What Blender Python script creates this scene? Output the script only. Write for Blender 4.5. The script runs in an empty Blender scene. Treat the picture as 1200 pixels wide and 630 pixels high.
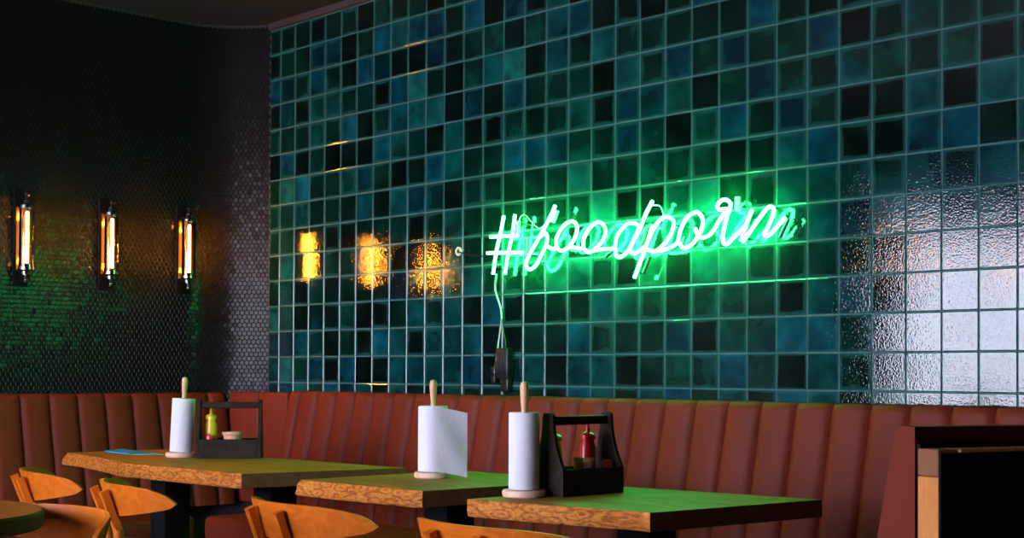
import bpy, bmesh, math, random
from mathutils import Vector, Matrix, noise
random.seed(7)
PI = math.pi
C = bpy.context.scene.collection
SC = bpy.context.scene
TS = .13            # square wall tile pitch
Z0 = 1.05           # lowest full tile line
TOP = 1.01          # top of the banquette
CEIL = 2.905

# ------------------------------------------------------------------ helpers
def link(o, parent=None):
    C.objects.link(o)
    if parent: o.parent = parent
    return o

def mesh_obj(name, verts, faces, mats, parent=None, fmat=None, smooth=True, sharp=35):
    me = bpy.data.meshes.new(name)
    me.from_pydata([tuple(v) for v in verts], [], faces)
    for m in (mats if isinstance(mats, (list, tuple)) else [mats]): me.materials.append(m)
    if fmat: me.polygons.foreach_set('material_index', fmat)
    me.update()
    o = link(bpy.data.objects.new(name, me), parent)
    if smooth:
        me.polygons.foreach_set('use_smooth', [True]*len(me.polygons))
        me.set_sharp_from_angle(angle=math.radians(sharp))
    return o

def obj(name, bm, mats, parent=None, smooth=True, sharp=35):
    bmesh.ops.recalc_face_normals(bm, faces=bm.faces)
    me = bpy.data.meshes.new(name); bm.to_mesh(me); bm.free()
    for m in (mats if isinstance(mats, (list, tuple)) else [mats]): me.materials.append(m)
    o = link(bpy.data.objects.new(name, me), parent)
    if smooth:
        me.polygons.foreach_set('use_smooth', [True]*len(me.polygons))
        me.set_sharp_from_angle(angle=math.radians(sharp))
    return o

def box(bm, x0, x1, y0, y1, z0, z1, bev=0, seg=2, mi=0):
    t = bmesh.new()
    r = bmesh.ops.create_cube(t, size=1)
    for v in t.verts:
        v.co = Vector(((x0+x1)/2+v.co.x*(x1-x0), (y0+y1)/2+v.co.y*(y1-y0), (z0+z1)/2+v.co.z*(z1-z0)))
    if bev: bmesh.ops.bevel(t, geom=t.edges[:], offset=bev, segments=seg, profile=.5, affect='EDGES', clamp_overlap=True)
    merge(bm, t, mi)

def merge(bm, t, mi=0, M=None):
    mp = {}
    for v in t.verts: mp[v] = bm.verts.new(M @ v.co if M else v.co)
    for f in t.faces:
        try:
            g = bm.faces.new([mp[v] for v in f.verts]); g.material_index = mi or f.material_index
        except ValueError: pass
    t.free()

def lathe(bm, prof, cx=0, cy=0, z=0, seg=28, mi=0, M=None):
    """prof: list of (r, z), bottom to top"""
    t = bmesh.new(); rings = []
    for r, h in prof:
        if r <= 1e-6: rings.append([t.verts.new((0, 0, h))])
        else: rings.append([t.verts.new((r*math.cos(2*PI*i/seg), r*math.sin(2*PI*i/seg), h)) for i in range(seg)])
    for a, b in zip(rings, rings[1:]):
        for i in range(seg):
            j = (i+1) % seg
            if len(a) == 1 and len(b) == 1: continue
            if len(a) == 1: t.faces.new((a[0], b[j], b[i]))
            elif len(b) == 1: t.faces.new((a[i], a[j], b[0]))
            else: t.faces.new((a[i], a[j], b[j], b[i]))
    merge(bm, t, mi, (M or Matrix.Identity(4)) if M else Matrix.Translation((cx, cy, z)))

def catmull(pts, n=8):
    P = [Vector(p) for p in pts]
    if len(P) < 3: return P
    P = [P[0]*2-P[1]] + P + [P[-1]*2-P[-2]]
    out = []
    for i in range(1, len(P)-2):
        p0, p1, p2, p3 = P[i-1:i+3]
        for k in range(n):
            t = k/n
            out.append(.5*((2*p1)+(p2-p0)*t+(2*p0-5*p1+4*p2-p3)*t*t+(3*p1-p0-3*p2+p3)*t**3))
    out.append(P[-2])
    return out

def tube(bm, pts, r, seg=10, mi=0, sx=1):
    """sweep a circle along pts; r may be a list"""
    P = [Vector(p) for p in pts]; n = len(P)
    R = r if isinstance(r, (list, tuple)) else [r]*n
    T = [(P[min(i+1, n-1)]-P[max(i-1, 0)]).normalized() for i in range(n)]
    u = T[0].cross(Vector((0, 1, 0)))
    if u.length < .1: u = T[0].cross(Vector((1, 0, 0)))
    u.normalize(); rings = []
    for i in range(n):
        u = (u-T[i]*u.dot(T[i])).normalized(); w = T[i].cross(u)
        rings.append([bm.verts.new(P[i]+(u*math.cos(2*PI*k/seg)*sx+w*math.sin(2*PI*k/seg))*R[i]) for k in range(seg)])
    for a, b in zip(rings, rings[1:]):
        for k in range(seg):
            f = bm.faces.new((a[k], a[(k+1) % seg], b[(k+1) % seg], b[k])); f.material_index = mi
    for rr, rev in ((rings[0], True), (rings[-1], False)):
        f = bm.faces.new(rr[::-1] if rev else rr); f.material_index = mi

def thing(name, label, cat, loc=(0, 0, 0), rz=0, group=None):
    o = bpy.data.objects.new(name, None); o.empty_display_size = .1; C.objects.link(o)
    o.location = loc; o.rotation_euler = (0, 0, rz)
    return tag(o, label, cat, group)

def tag(o, label, cat, group=None):
    o['label'] = label; o['category'] = cat
    if group: o['group'] = group
    return o

def struct(o): o['kind'] = 'structure'; return o

def dup(root, loc, rz, label):
    r = root.copy(); C.objects.link(r); r.location = loc; r.rotation_euler = (0, 0, rz); r['label'] = label
    for ch in list(root.children):
        c = ch.copy(); C.objects.link(c); c.parent = r
        for g in list(ch.children):
            d = g.copy(); C.objects.link(d); d.parent = c
    return r

# ------------------------------------------------------------------ materials
class NT:
    def __init__(s, name):
        s.m = bpy.data.materials.new(name); s.m.use_nodes = True
        s.t = s.m.node_tree; s.t.nodes.clear()
        s.out = s.n('ShaderNodeOutputMaterial')
    def n(s, typ, **kw):
        o = s.t.nodes.new(typ)
        for k, v in kw.items():
            if k in o.inputs.keys(): s.set(o.inputs[k], v)
            else: setattr(o, k, v)
        return o
    def set(s, i, v):
        if isinstance(v, bpy.types.NodeSocket): s.t.links.new(v, i)
        else: i.default_value = v
    def ins(s, o, **kw):
        for k, v in kw.items(): s.set(o.inputs[k.replace('_', ' ')], v)
        return o
    def math(s, op, a, b=0, c=0):
        o = s.n('ShaderNodeMath', operation=op)
        for i, v in enumerate((a, b, c)): s.set(o.inputs[i], v)
        return o.outputs[0]
    def mix(s, f, a, b, blend='MIX'):
        o = s.n('ShaderNodeMix', data_type='RGBA', blend_type=blend)
        s.set(o.inputs[0], f); s.set(o.inputs[6], a); s.set(o.inputs[7], b)
        return o.outputs[2]
    def coord(s, kind='Object', scale=(1, 1, 1)):
        tc = s.n('ShaderNodeTexCoord'); mp = s.n('ShaderNodeMapping')
        s.t.links.new(tc.outputs[kind], mp.inputs[0]); mp.inputs['Scale'].default_value = scale
        return mp.outputs[0]
    def noise(s, vec, scale, detail=3, rough=.5, dist=0):
        o = s.n('ShaderNodeTexNoise')
        s.set(o.inputs['Vector'], vec); o.inputs['Scale'].default_value = scale
        o.inputs['Detail'].default_value = detail; o.inputs['Roughness'].default_value = rough; o.inputs['Distortion'].default_value = dist
        return o.outputs[0]
    def ramp(s, f, stops):
        o = s.n('ShaderNodeValToRGB'); s.set(o.inputs[0], f); e = o.color_ramp.elements
        while len(e) < len(stops): e.new(.5)
        for k, (p, c) in enumerate(stops): e[k].position = p; e[k].color = (*c, 1) if len(c) == 3 else c
        return o.outputs[0]
    def bsdf(s, col, rough=.5, metal=0, spec=.5, bump=None, bs=.3, bd=.01, **kw):
        b = s.n('ShaderNodeBsdfPrincipled')
        s.set(b.inputs['Base Color'], (*col, 1) if isinstance(col, tuple) and len(col) == 3 else col)
        s.set(b.inputs['Roughness'], rough); s.set(b.inputs['Metallic'], metal); b.inputs['Specular IOR Level'].default_value = spec
        for k, v in kw.items(): s.set(b.inputs[k.replace('_', ' ')], v)
        if bump is not None:
            bn = s.n('ShaderNodeBump'); bn.inputs['Strength'].default_value = bs; bn.inputs['Distance'].default_value = bd
            s.set(bn.inputs['Height'], bump); s.t.links.new(bn.outputs[0], b.inputs['Normal'])
        s.t.links.new(b.outputs[0], s.out.inputs[0])
        return s.m

def plain(name, col, rough=.5, metal=0, nz=.12, sc=30, bs=.1, **kw):
    t = NT(name); v = t.coord(); f = t.noise(v, sc)
    c = t.mix(f, (*[x*(1-nz) for x in col], 1), (*[min(1, x*(1+nz)) for x in col], 1))
    return t.bsdf(c, rough, metal, bump=f, bs=bs, bd=.002, **kw)

def emis(name, col, st):
    t = NT(name); e = t.n('ShaderNodeEmission'); e.inputs[0].default_value = (*col, 1); e.inputs[1].default_value = st
    t.t.links.new(e.outputs[0], t.out.inputs[0]); return t.m

def wood(name, a, b, rough=.4, scale=(3, 40, 40), spec=.5, bs=.15, coord='Object'):
    t = NT(name); v = t.coord(coord, scale)
    w = t.noise(v, 1.0, 5, .6, 1.2); g = t.noise(t.coord(coord, tuple(x*4 for x in scale)), 1.5, 3, .7)
    f = t.math('ADD', t.math('MULTIPLY', w, .75), t.math('MULTIPLY', g, .25))
    c = t.ramp(f, [(.3, a), (.5, tuple((x+y)/2 for x, y in zip(a, b))), (.7, b)])
    return t.bsdf(c, rough, spec=spec, bump=f, bs=bs, bd=.002)

def glass(name, tint=(1, 1, 1), gl=.12, rough=.02):
    t = NT(name); tr = t.n('ShaderNodeBsdfTransparent'); tr.inputs[0].default_value = (*tint, 1)
    g = t.n('ShaderNodeBsdfGlossy'); g.inputs['Roughness'].default_value = rough
    fr = t.n('ShaderNodeFresnel'); fr.inputs[0].default_value = 1.45
    mx = t.n('ShaderNodeMixShader'); t.t.links.new(fr.outputs[0], mx.inputs[0])
    t.t.links.new(tr.outputs[0], mx.inputs[1]); t.t.links.new(g.outputs[0], mx.inputs[2]); t.t.links.new(mx.outputs[0], t.out.inputs[0])
    return t.m

def m_tile():
    t = NT('glazed_tile')
    at = t.n('ShaderNodeAttribute', attribute_name='tcol'); rn = t.n('ShaderNodeAttribute', attribute_name='trnd')
    uv = t.n('ShaderNodeUVMap'); uv.uv_map = 'UVMap'
    sp = t.n('ShaderNodeSeparateXYZ'); t.t.links.new(uv.outputs[0], sp.inputs[0])
    du = t.math('MINIMUM', sp.outputs[0], t.math('SUBTRACT', 1, sp.outputs[0]))
    dv = t.math('MINIMUM', sp.outputs[1], t.math('SUBTRACT', 1, sp.outputs[1]))
    d = t.math('MINIMUM', du, dv)
    tc = t.coord()
    off = t.n('ShaderNodeVectorMath', operation='MULTIPLY_ADD')     # every tile has its own glaze flow
    t.set(off.inputs[0], rn.outputs['Color']); off.inputs[1].default_value = (9, 9, 9); t.set(off.inputs[2], tc)
    p = off.outputs[0]
    n1 = t.noise(p, 7, 2, .5, .3); n2 = t.noise(p, 30, 3, .6)
    rs = t.n('ShaderNodeSeparateColor'); t.t.links.new(rn.outputs['Color'], rs.inputs[0])
    # cloudy glaze
    val = t.ramp(n1, [(.25, (.40, .40, .40)), (.5, (.9, .9, .9)), (.75, (2.1, 2.1, 2.1))])
    c = t.mix(1.0, at.outputs['Color'], val, 'MULTIPLY')
    # pale glaze break at the arrises, as wide as each tile's own firing made it
    wdt = t.math('ADD', .03, t.math('MULTIPLY', t.math('MULTIPLY', rs.outputs[1], n1), .30))
    e = t.math('SUBTRACT', 1, t.math('DIVIDE', d, wdt))
    e = t.math('MULTIPLY', t.math('MAXIMUM', e, 0), t.math('ADD', .38, t.math('MULTIPLY', n2, .6)))
    c = t.mix(e, c, (.016, .095, .085, 1))
    a_ = t.math('MULTIPLY', t.math('MAXIMUM', t.math('SUBTRACT', 1, t.math('DIVIDE', d, .022)), 0), .8)
    c = t.mix(a_, c, (.060, .15, .145, 1))
    # hand-made ripples, stronger on some tiles
    r1 = t.noise(p, 150, 1, .5); r2 = t.noise(p, 22, 2, .5)
    h = t.math('ADD', t.math('MULTIPLY', r1, t.math('ADD', .65, t.math('MULTIPLY', rs.outputs[2], .35))), t.math('MULTIPLY', r2, .35))
    return t.bsdf(c, .035, spec=.44, bump=h, bs=.5, bd=.0008)

def m_table(name, a, b):
    t = NT(name); v = t.coord('Object', (2.2, 22, 22)); w = t.noise(v, 1.6, 6, .65, 1.6)
    g = t.noise(t.coord('Object', (8, 160, 160)), 1.2, 3, .7); f = t.math('ADD', t.math('MULTIPLY', w, .7), t.math('MULTIPLY', g, .3))
    c = t.ramp(f, [(.32, a), (.52, tuple((x+y)/2 for x, y in zip(a, b))), (.68, b)])
    return t.bsdf(c, .6, spec=.10, bump=f, bs=.25, bd=.002)

def m_burl():
    t = NT('live_edge_wood'); v = t.coord('Object', (9, 9, 26))
    o = t.n('ShaderNodeTexVoronoi', feature='F1'); t.set(o.inputs['Vector'], v); o.inputs['Scale'].default_value = 1.6
    w = t.noise(v, 3, 5, .7, 2.5)
    rg = t.math('SINE', t.math('ADD', t.math('MULTIPLY', o.outputs['Distance'], 15), t.math('MULTIPLY', w, 7)))
    f = t.math('ADD', t.math('MULTIPLY', t.math('ADD', t.math('MULTIPLY', rg, .5), .5), .18), t.math('MULTIPLY', w, .82))
    c = t.ramp(f, [(.30, (.15, .030, .004)), (.5, (.46, .13, .016)), (.70, (.66, .24, .040))])
    return t.bsdf(c, .6, spec=.15, bump=f, bs=.6, bd=.004)

def m_leather():
    t = NT('oxblood_leather'); v = t.coord(); n1 = t.noise(v, 6, 3); n2 = t.noise(v, 220, 2)
    vo = t.n('ShaderNodeTexVoronoi', feature='F1'); t.set(vo.inputs['Vector'], v); vo.inputs['Scale'].default_value = 420
    c = t.mix(n1, (.130, .016, .007, 1), (.18, .026, .010, 1))
    h = t.math('ADD', n2, t.math('MULTIPLY', vo.outputs['Distance'], .6))
    return t.bsdf(c, .55, spec=.16, bump=h, bs=.12, bd=.001)

def m_paper():
    t = NT('paper_towel'); v = t.coord(); vo = t.n('ShaderNodeTexVoronoi', feature='F1'); t.set(vo.inputs['Vector'], v); vo.inputs['Scale'].default_value = 150
    return t.bsdf((.70, .665, .685), .9, spec=.2, bump=vo.outputs['Distance'], bs=.35, bd=.0015)

M = {}
M['tile'] = m_tile()
M['grout'] = plain('tile_grout', (.065, .14, .135), .85, nz=.3, sc=60)
M['hex'] = plain('black_mosaic', (.006, .006, .0065), .25, nz=.3, sc=90, bs=.05, spec=.11)
M['hexgrout'] = plain('dark_grout', (.020, .017, .016), .75, nz=.4, sc=120)
M['ceil'] = plain('dark_ceiling_paint', (.010, .0105, .009), .75, nz=.5, sc=18, bs=.5)
M['darkwall'] = plain('charcoal_wall_paint', (.035, .033, .032), .8)
M['cove'] = plain('mauve_cove_strip', (.045, .030, .033), .7)
M['leather'] = m_leather()
M['black'] = plain('black_powder_coat', (.006, .006, .006), .65, spec=.07)
M['blackpl'] = plain('black_plastic', (.012, .013, .014), .28)
M['chairwood'] = wood('honey_oak_veneer', (.40, .068, .003), (.60, .140, .009), .42, (5, 34, 34), .13)
M['top'] = m_table('dark_oiled_tabletop', (.21, .078, .010), (.52, .225, .030))
M['endgrain'] = plain('dark_end_grain', (.15, .058, .024), .7, spec=.1, nz=.45, sc=25, bs=.4)
M['burl'] = m_burl()
M['palewood'] = wood('pale_beech', (.62, .37, .23), (.78, .52, .36), .5, (20, 20, 5))
M['handle'] = wood('turned_beech', (.60, .30, .13), (.75, .43, .22), .42, (30, 30, 5))
M['caddy'] = wood('black_stained_pine', (.012, .008, .006), (.040, .024, .016), .6, (6, 40, 40), spec=.07)
M['postwood'] = wood('oak_post', (.50, .16, .035), (.74, .29, .075), .6, (40, 40, 4), .12)
M['postcap'] = plain('brown_post_cap', (.26, .10, .045), .6, spec=.12)
M['paper'] = m_paper()
M['yellow'] = plain('mustard_plastic', (.80, .52, .02), .35)
M['red'] = plain('ketchup_plastic', (.62, .012, .018), .28)
M['darkglass'] = plain('dark_bottle_glass', (.012, .020, .012), .08)
M['pot'] = plain('terracotta_glaze', (.58, .27, .16), .45)
M['tin'] = plain('brushed_tin', (.42, .28, .18), .35, .8)
M['blue'] = plain('blue_card', (.008, .27, .56), .6, spec=.15)
M['bluepale'] = plain('pale_blue_card', (.16, .42, .50), .55)
M['olive'] = plain('olive_seat_fabric', (.10, .11, .022), .9)
M['brass'] = plain('aged_brass', (.75, .42, .14), .32, 1.0)
M['chrome'] = plain('dark_chrome', (.25, .24, .24), .15, 1.0)
M['glass'] = glass('clear_glass')
M['amber'] = glass('amber_glass', (1, .72, .34))
M['tinted'] = glass('tinted_glass', (.18, .22, .26))
M['filament'] = emis('glowing_filament', (1, .41, .065), 620)
M['glowtube'] = emis('amber_inner_glow', (1, .50, .03), 1.25)
M['neon'] = emis('green_neon_gas', (.035, 1.0, .19), 115)
M['blockout'] = plain('blacked_out_tube', (.01, .02, .015), .3)
M['white'] = plain('white_cable_plastic', (.55, .60, .55), .4)
M['floor'] = wood('dark_floor_boards', (.03, .018, .012), (.07, .042, .028), .45, (1.5, 14, 14))
M['frame'] = plain('black_window_frame', (.02, .02, .022), .5)
M['globe'] = emis('pendant_globe', (1, .36, .06), 90)
M['redplug'] = plain('red_grommet_core', (.35, .02, .02), .5)
M['roundtop'] = wood('dark_round_top', (.018, .011, .006), (.045, .028, .014), .5, (5, 30, 30), spec=.1)

# ------------------------------------------------------------------ tiled feature wall
CODES = {'k': (.004, .022, .019), 'g': (.004, .058, .044), 'u': (.005, .098, .082), 't': (.006, .155, .150),
         'c': (.020, .30, .27), 'b': (.006, .150, .225), 'd': (.004, .070, .095), 'e': (.005, .125, .160)}
ROWS = [  # 33 tiles per row, first is the narrow tile in the left corner; top row first
 'gggkggkgguku gtgbktgktgbgbgkgtugk',
 'kggdekgbubdgbkdktgtkgugbkgdgtkguk',
 'bdgbgkbdkkdguudutbkkkgbgbgkugtugu',
 'ktktugukbcgkutckegtuugggbgkkgtugt',
 'uggtgbkgetckdkeguukcgbudgubkgtugg',
 'kbkukkkbuuktkkugguketukudggtuguku',
 'gcbgguegkkbtugbbbugeukubgdgkktkct',
 'guegugegtbukuggugtgguggkgtbkkebgg',
 'ggggkkggukguggggugckktcggttugugtu',
 'gtgguuegkgguggtcugtcgtuctttdtuguk',
 'gtkuggggdugutgguctukugtcugugdtgug',
 'tukdktkkgtgtkbkgggetgguugktektugt',
 'ddetkgkbtkuutkkggbgguekuubeukugtu',
 'tcudkbkktetubkgukttkguubukugkuugt',
 'dbtgbdtkuggugdggkbtgtbgdgbtgugdgk']
ROWS = [r.replace(' ', '') for r in ROWS]

def build_tile_wall():
    verts, faces, uvs, cols, rnds, fm = [], [], [], [], [], []
    rg = random.Random(3); X0 = -.095; G = .0015; Hh = .0045
    ncol = 82
    for ri in range(-3, 14):                       # rows below the seat line too
        m = 13-ri                                  # m: tile index above Z0, row 0 is the highest
        z0 = Z0+(ri)*TS
        row = 13-ri if ri >= 0 else 14
        row = min(row, 14)
        for ci in range(ncol):
            x0 = (ci-1)*TS; x1 = x0+TS
            if ci == 0: x0 = X0
            s = ROWS[row] if 0 <= row < 15 else ROWS[14]
            code = s[ci] if ci < len(s) and ri >= -1 else rg.choice('kgguutbdtge')
            base = CODES[code]; j = rg.uniform(.8, 1.25)*.25
            col = (base[0]*j, base[1]*j*rg.uniform(.92, 1.08), base[2]*j*rg.uniform(.92, 1.08), 1)
            rnd = (rg.random(), rg.random(), rg.random(), 1)
            jit = lambda: rg.uniform(-.0006, .0006)
            a, b, c, d = x0+G+jit(), x1-G+jit(), z0+G+jit(), z0+TS-G+jit()
            tx, tz = rg.gauss(0, .0035), rg.gauss(0, .0035)
            cx, cz = (a+b)/2, (c+d)/2
            def P(x, z, y): return (x, y-(tx*(x-cx)+tz*(z-cz)) if y < -.002 else y, z)
            i = len(verts); e = .0028
            verts += [P(a, c, 0), P(b, c, 0), P(b, d, 0), P(a, d, 0)]
            verts += [P(a, c, -Hh+.0018), P(b, c, -Hh+.0018), P(b, d, -Hh+.0018), P(a, d, -Hh+.0018)]
            verts += [P(a+e, c+e, -Hh), P(b-e, c+e, -Hh), P(b-e, d-e, -Hh), P(a+e, d-e, -Hh)]
            uvq = [(0, 0), (1, 0), (1, 1), (0, 1)]
            for f in ((8, 9, 10, 11), (4, 5, 9, 8), (5, 6, 10, 9), (6, 7, 11, 10), (7, 4, 8, 11), (0, 1, 5, 4), (1, 2, 6, 5), (2, 3, 7, 6), (3, 0, 4, 7)):
                faces.append(tuple(i+k for k in f)); fm.append(0)
                for k in f:
                    q = uvq[k % 4]; w = (b-a)
                    if k >= 8: q = (e/w if q[0] == 0 else 1-e/w, e/w if q[1] == 0 else 1-e/w)
                    uvs.append(q); cols.append(col); rnds.append(rnd)
    i = len(verts); xr = 10.5
    verts += [(X0-.02, -.0012, 0), (xr, -.0012, 0), (xr, -.0012, CEIL), (X0-.02, -.0012, CEIL),
              (X0-.02, .12, 0), (xr, .12, 0), (xr, .12, CEIL), (X0-.02, .12, CEIL)]
    for f in ((0, 1, 2, 3), (5, 4, 7, 6), (4, 0, 3, 7), (1, 5, 6, 2), (3, 2, 6, 7), (4, 5, 1, 0)):
        faces.append(tuple(i+k for k in f)); fm.append(1)
        for k in f: uvs.append((.5, .5)); cols.append((.1, .1, .1, 1)); rnds.append((0, 0, 0, 1))
    o = mesh_obj('wall_back', verts, faces, [M['tile'], M['grout']], None, fm, smooth=False)
    me = o.data
    ul = me.uv_layers.new(name='UVMap'); ul.data.foreach_set('uv', [c for u in uvs for c in u])
    for nm, dat in (('tcol', cols), ('trnd', rnds)):
        a = me.color_attributes.new(nm, 'FLOAT_COLOR', 'CORNER'); a.data.foreach_set('color', [c for u in dat for c in u])
    return struct(o)
build_tile_wall()

# ------------------------------------------------------------------ left wall, hexagon mosaic, curving into the corner
def left_path():
    pts = [(-.35, -5.6), (-.35, -.36)]
    P0, P1, P2 = (-.35, -.36), (-.345, -.15), (-.093, .0)
    for k in range(1, 41):
        t = k/40
        pts.append(((1-t)**2*P0[0]+2*t*(1-t)*P1[0]+t*t*P2[0], (1-t)**2*P0[1]+2*t*(1-t)*P1[1]+t*t*P2[1]))
    L = [0]
    for a, b in zip(pts, pts[1:]): L.append(L[-1]+math.hypot(b[0]-a[0], b[1]-a[1]))
    return pts, L
LP, LL = left_path()
def on_left(s, out=0):
    s = max(0, min(s, LL[-1]))
    for i in range(len(LP)-1):
        if s <= LL[i+1] or i == len(LP)-2:
            t = (s-LL[i])/(LL[i+1]-LL[i]); a, b = LP[i], LP[i+1]
            dx, dy = (b[0]-a[0])/(LL[i+1]-LL[i]), (b[1]-a[1])/(LL[i+1]-LL[i])
            return a[0]+(b[0]-a[0])*t+dy*out, a[1]+(b[1]-a[1])*t-dx*out

def build_left_wall():
    verts, faces, fm = [], [], []
    rg = random.Random(11); p = .0250; rh = p*.866; R = p*.5*.96/.866*1.0
    nrow = int((CEIL-.95)/rh); ncol = int(LL[-1]/p)
    for r in range(nrow):
        z = .955+r*rh
        for c in range(ncol):
            s = LL[-1]-(c+.5+(.5 if r % 2 else 0))*p
            if s < .02: continue
            tx, tz = rg.gauss(0, .022), rg.gauss(0, .022)
            i = len(verts)
            for k in range(6):
                a = PI/6+k*PI/3; ds, dz = R*math.cos(a), R*math.sin(a)
                x, y = on_left(s+ds, .0006); verts.append((x, y, z+dz))
            for k in range(6):
                a = PI/6+k*PI/3; ds, dz = .83*R*math.cos(a), .83*R*math.sin(a)
                x, y = on_left(s+ds, .0030+tx*ds+tz*dz); verts.append((x, y, z+dz))
            faces.append(tuple(i+6+k for k in range(6))); fm.append(0)
            for k in range(6):
                faces.append((i+k, i+(k+1) % 6, i+6+(k+1) % 6, i+6+k)); fm.append(0)
    i = len(verts); n = len(LP)
    for (x, y) in LP: verts += [(x, y, 0), (x, y, CEIL)]
    for k in range(n-1): faces.append((i+2*k, i+2*k+2, i+2*k+3, i+2*k+1)); fm.append(1)
    j = len(verts)
    verts += [(-.5, -5.6, 0), (-.5, -5.6, CEIL), (-.5, .12, 0), (-.5, .12, CEIL), (-.093, .12, 0), (-.093, .12, CEIL)]
    faces += [(j, j+2, j+3, j+1), (j+2, j+4, j+5, j+3), (j, i, i+1, j+1)]; fm += [1, 1, 1]
    struct(mesh_obj('wall_left', verts, faces, [M['hex'], M['hexgrout']], None, fm, smooth=True, sharp=28))
build_left_wall()

# ------------------------------------------------------------------ room shell
YR, XR = -5.6, 10.5
bm = bmesh.new(); box(bm, -.5, XR+.15, YR-.2, .12, -.1, 0); struct(obj('floor', bm, M['floor'], smooth=False))
bm = bmesh.new(); box(bm, -.5, XR+.15, YR-.2, .12, CEIL, CEIL+.1)
struct(obj('ceiling', bm, M['ceil'], smooth=False))
bm = bmesh.new(); box(bm, XR, XR+.15, YR, 0, 0, CEIL); struct(obj('wall_right', bm, M['darkwall'], smooth=False))
bm = bmesh.new(); box(bm, -.085, XR, -.028, -.0005, Z0+14*TS+.002, CEIL, .003); struct(obj('trim_1', bm, M['cove'], smooth=False))
WIN = [(.05, 4.1, .62, 2.62)]
bm = bmesh.new(); xs = -.5
for (a, b, c, d) in WIN:
    box(bm, xs, a, YR-.2, YR, 0, CEIL); box(bm, a, b, YR-.2, YR, 0, c); box(bm, a, b, YR-.2, YR, d, CEIL); xs = b
box(bm, xs, XR, YR-.2, YR, 0, CEIL)
struct(obj('wall_rear', bm, M['darkwall'], smooth=False))
for n, (a, b, c, d) in enumerate(WIN):
    bm = bmesh.new(); t = .05; y0, y1 = YR-.12, YR-.06
    box(bm, a, b, y0, y1, c, c+t); box(bm, a, b, y0, y1, d-t, d); box(bm, a, a+t, y0, y1, c+t, d-t); box(bm, b-t, b, y0, y1, c+t, d-t)
    k = max(2, round((b-a)/.82))
    for q in range(1, k): x = a+(b-a)*q/k; box(bm, x-.022, x+.022, y0, y1, c+t, d-t)
    box(bm, a+t, b-t, y0+.005, y1-.005, 2.18, 2.235)
    w = struct(obj('window_%d' % (n+1), bm, M['frame'], smooth=False))
    bm = bmesh.new(); box(bm, a+.02, b-.02, YR-.093, YR-.087, c+.02, 2.205)
    g = obj('pane', bm, M['glass'], w, smooth=False)
    bm = bmesh.new(); box(bm, a+.02, b-.02, YR-.093, YR-.087, 2.21, d-.02); obj('transom_pane', bm, M['tinted'], w, smooth=False)
    L = bpy.data.lights.new('daylight_portal', 'AREA'); L.shape = 'RECTANGLE'; L.size = b-a; L.size_y = d-c
    L.cycles.is_portal = True
    lo = bpy.data.objects.new('daylight_portal', L); C.objects.link(lo)
    lo.location = ((a+b)/2, YR-.13, (c+d)/2); lo.rotation_euler = (PI/2, 0, PI)
w = bpy.data.worlds.new('overcast_sky'); SC.world = w; w.use_nodes = True
wt = w.node_tree; wt.nodes.clear()
tc = wt.nodes.new('ShaderNodeTexCoord'); sp = wt.nodes.new('ShaderNodeSeparateXYZ'); wt.links.new(tc.outputs['Generated'], sp.inputs[0])
rp = wt.nodes.new('ShaderNodeValToRGB'); e = rp.color_ramp.elements
mr = wt.nodes.new('ShaderNodeMapRange'); mr.inputs[1].default_value = -.3; mr.inputs[2].default_value = .5; wt.links.new(sp.outputs[2], mr.inputs[0]); wt.links.new(mr.outputs[0], rp.inputs[0])
e[0].position = 0; e[0].color = (.50, .48, .58, 1); e[1].position = 1; e[1].color = (.40, .58, 1.0, 1)
k = e.new(.42); k.color = (.76, .79, 1.0, 1)
bg = wt.nodes.new('ShaderNodeBackground'); bg.inputs[1].default_value = 27; wt.links.new(rp.outputs[0], bg.inputs[0])
wo = wt.nodes.new('ShaderNodeOutputWorld'); wt.links.new(bg.outputs[0], wo.inputs[0])

# ------------------------------------------------------------------ channelled banquettes
def back_profile(top, depth=.10, lean=.115, z0=.43):
    P = [(.006, top-.002)]
    r = .034
    P.append((depth-r-.012, top))
    for k in range(1, 7):
        a = k*PI/2/6; P.append((depth-r+r*math.sin(a), top-r+r*math.cos(a)))
    n = 10
    for k in range(1, n+1):
        t = k/n; z = top-r-(top-r-z0)*t; P.append((depth+lean*t, z))
    return P
def channel_back(name, seams, top, place, parent, bul=.021, depth=.10, lean=.115):
    """seams: positions along the wall; place(u, d, z) -> world"""
    prof = back_profile(top, depth, lean); us = []
    for a, b in zip(seams, seams[1:]):
        for w_ in (0, .03, .08, .15, .25, .4, .5, .6, .75, .85, .92, .97): us.append((a+(b-a)*w_, w_))
    us.append((seams[-1], 0)); verts, faces = [], []; np_ = len(prof)
    for u, w in us:
        q = abs(2*w-1) if w else 1.0
        h = (1-q**4.5)
        for i, (d, z) in enumerate(prof):
            f = min(1, max(0, (i-.2)/4))
            lift = .006*h if i < 6 else 0
            verts.append(place(u, d-(bul*(1-h))*f, z-(.006-lift if i < 6 else 0)))
    for i in range(len(us)-1):
        for j in range(np_-1): faces.append((i*np_+j, (i+1)*np_+j, (i+1)*np_+j+1, i*np_+j+1))
    for i0 in (0, len(us)-1):                                # closed ends and back
        k = len(verts); u = us[i0][0]
        verts += [place(u, .006, .43)]; faces.append(tuple([i0*np_+j for j in range(np_)]+[k]))
    a = len(verts)-2
    faces.append((0, (len(us)-1)*np_, a+1, a))
    bm = bmesh.new(); me = bpy.data.meshes.new('t'); me.from_pydata(verts, [], faces); bm.from_mesh(me); bpy.data.meshes.remove(me)
    o = obj(name, bm, M['leather'], parent, sharp=50); return o
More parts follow.
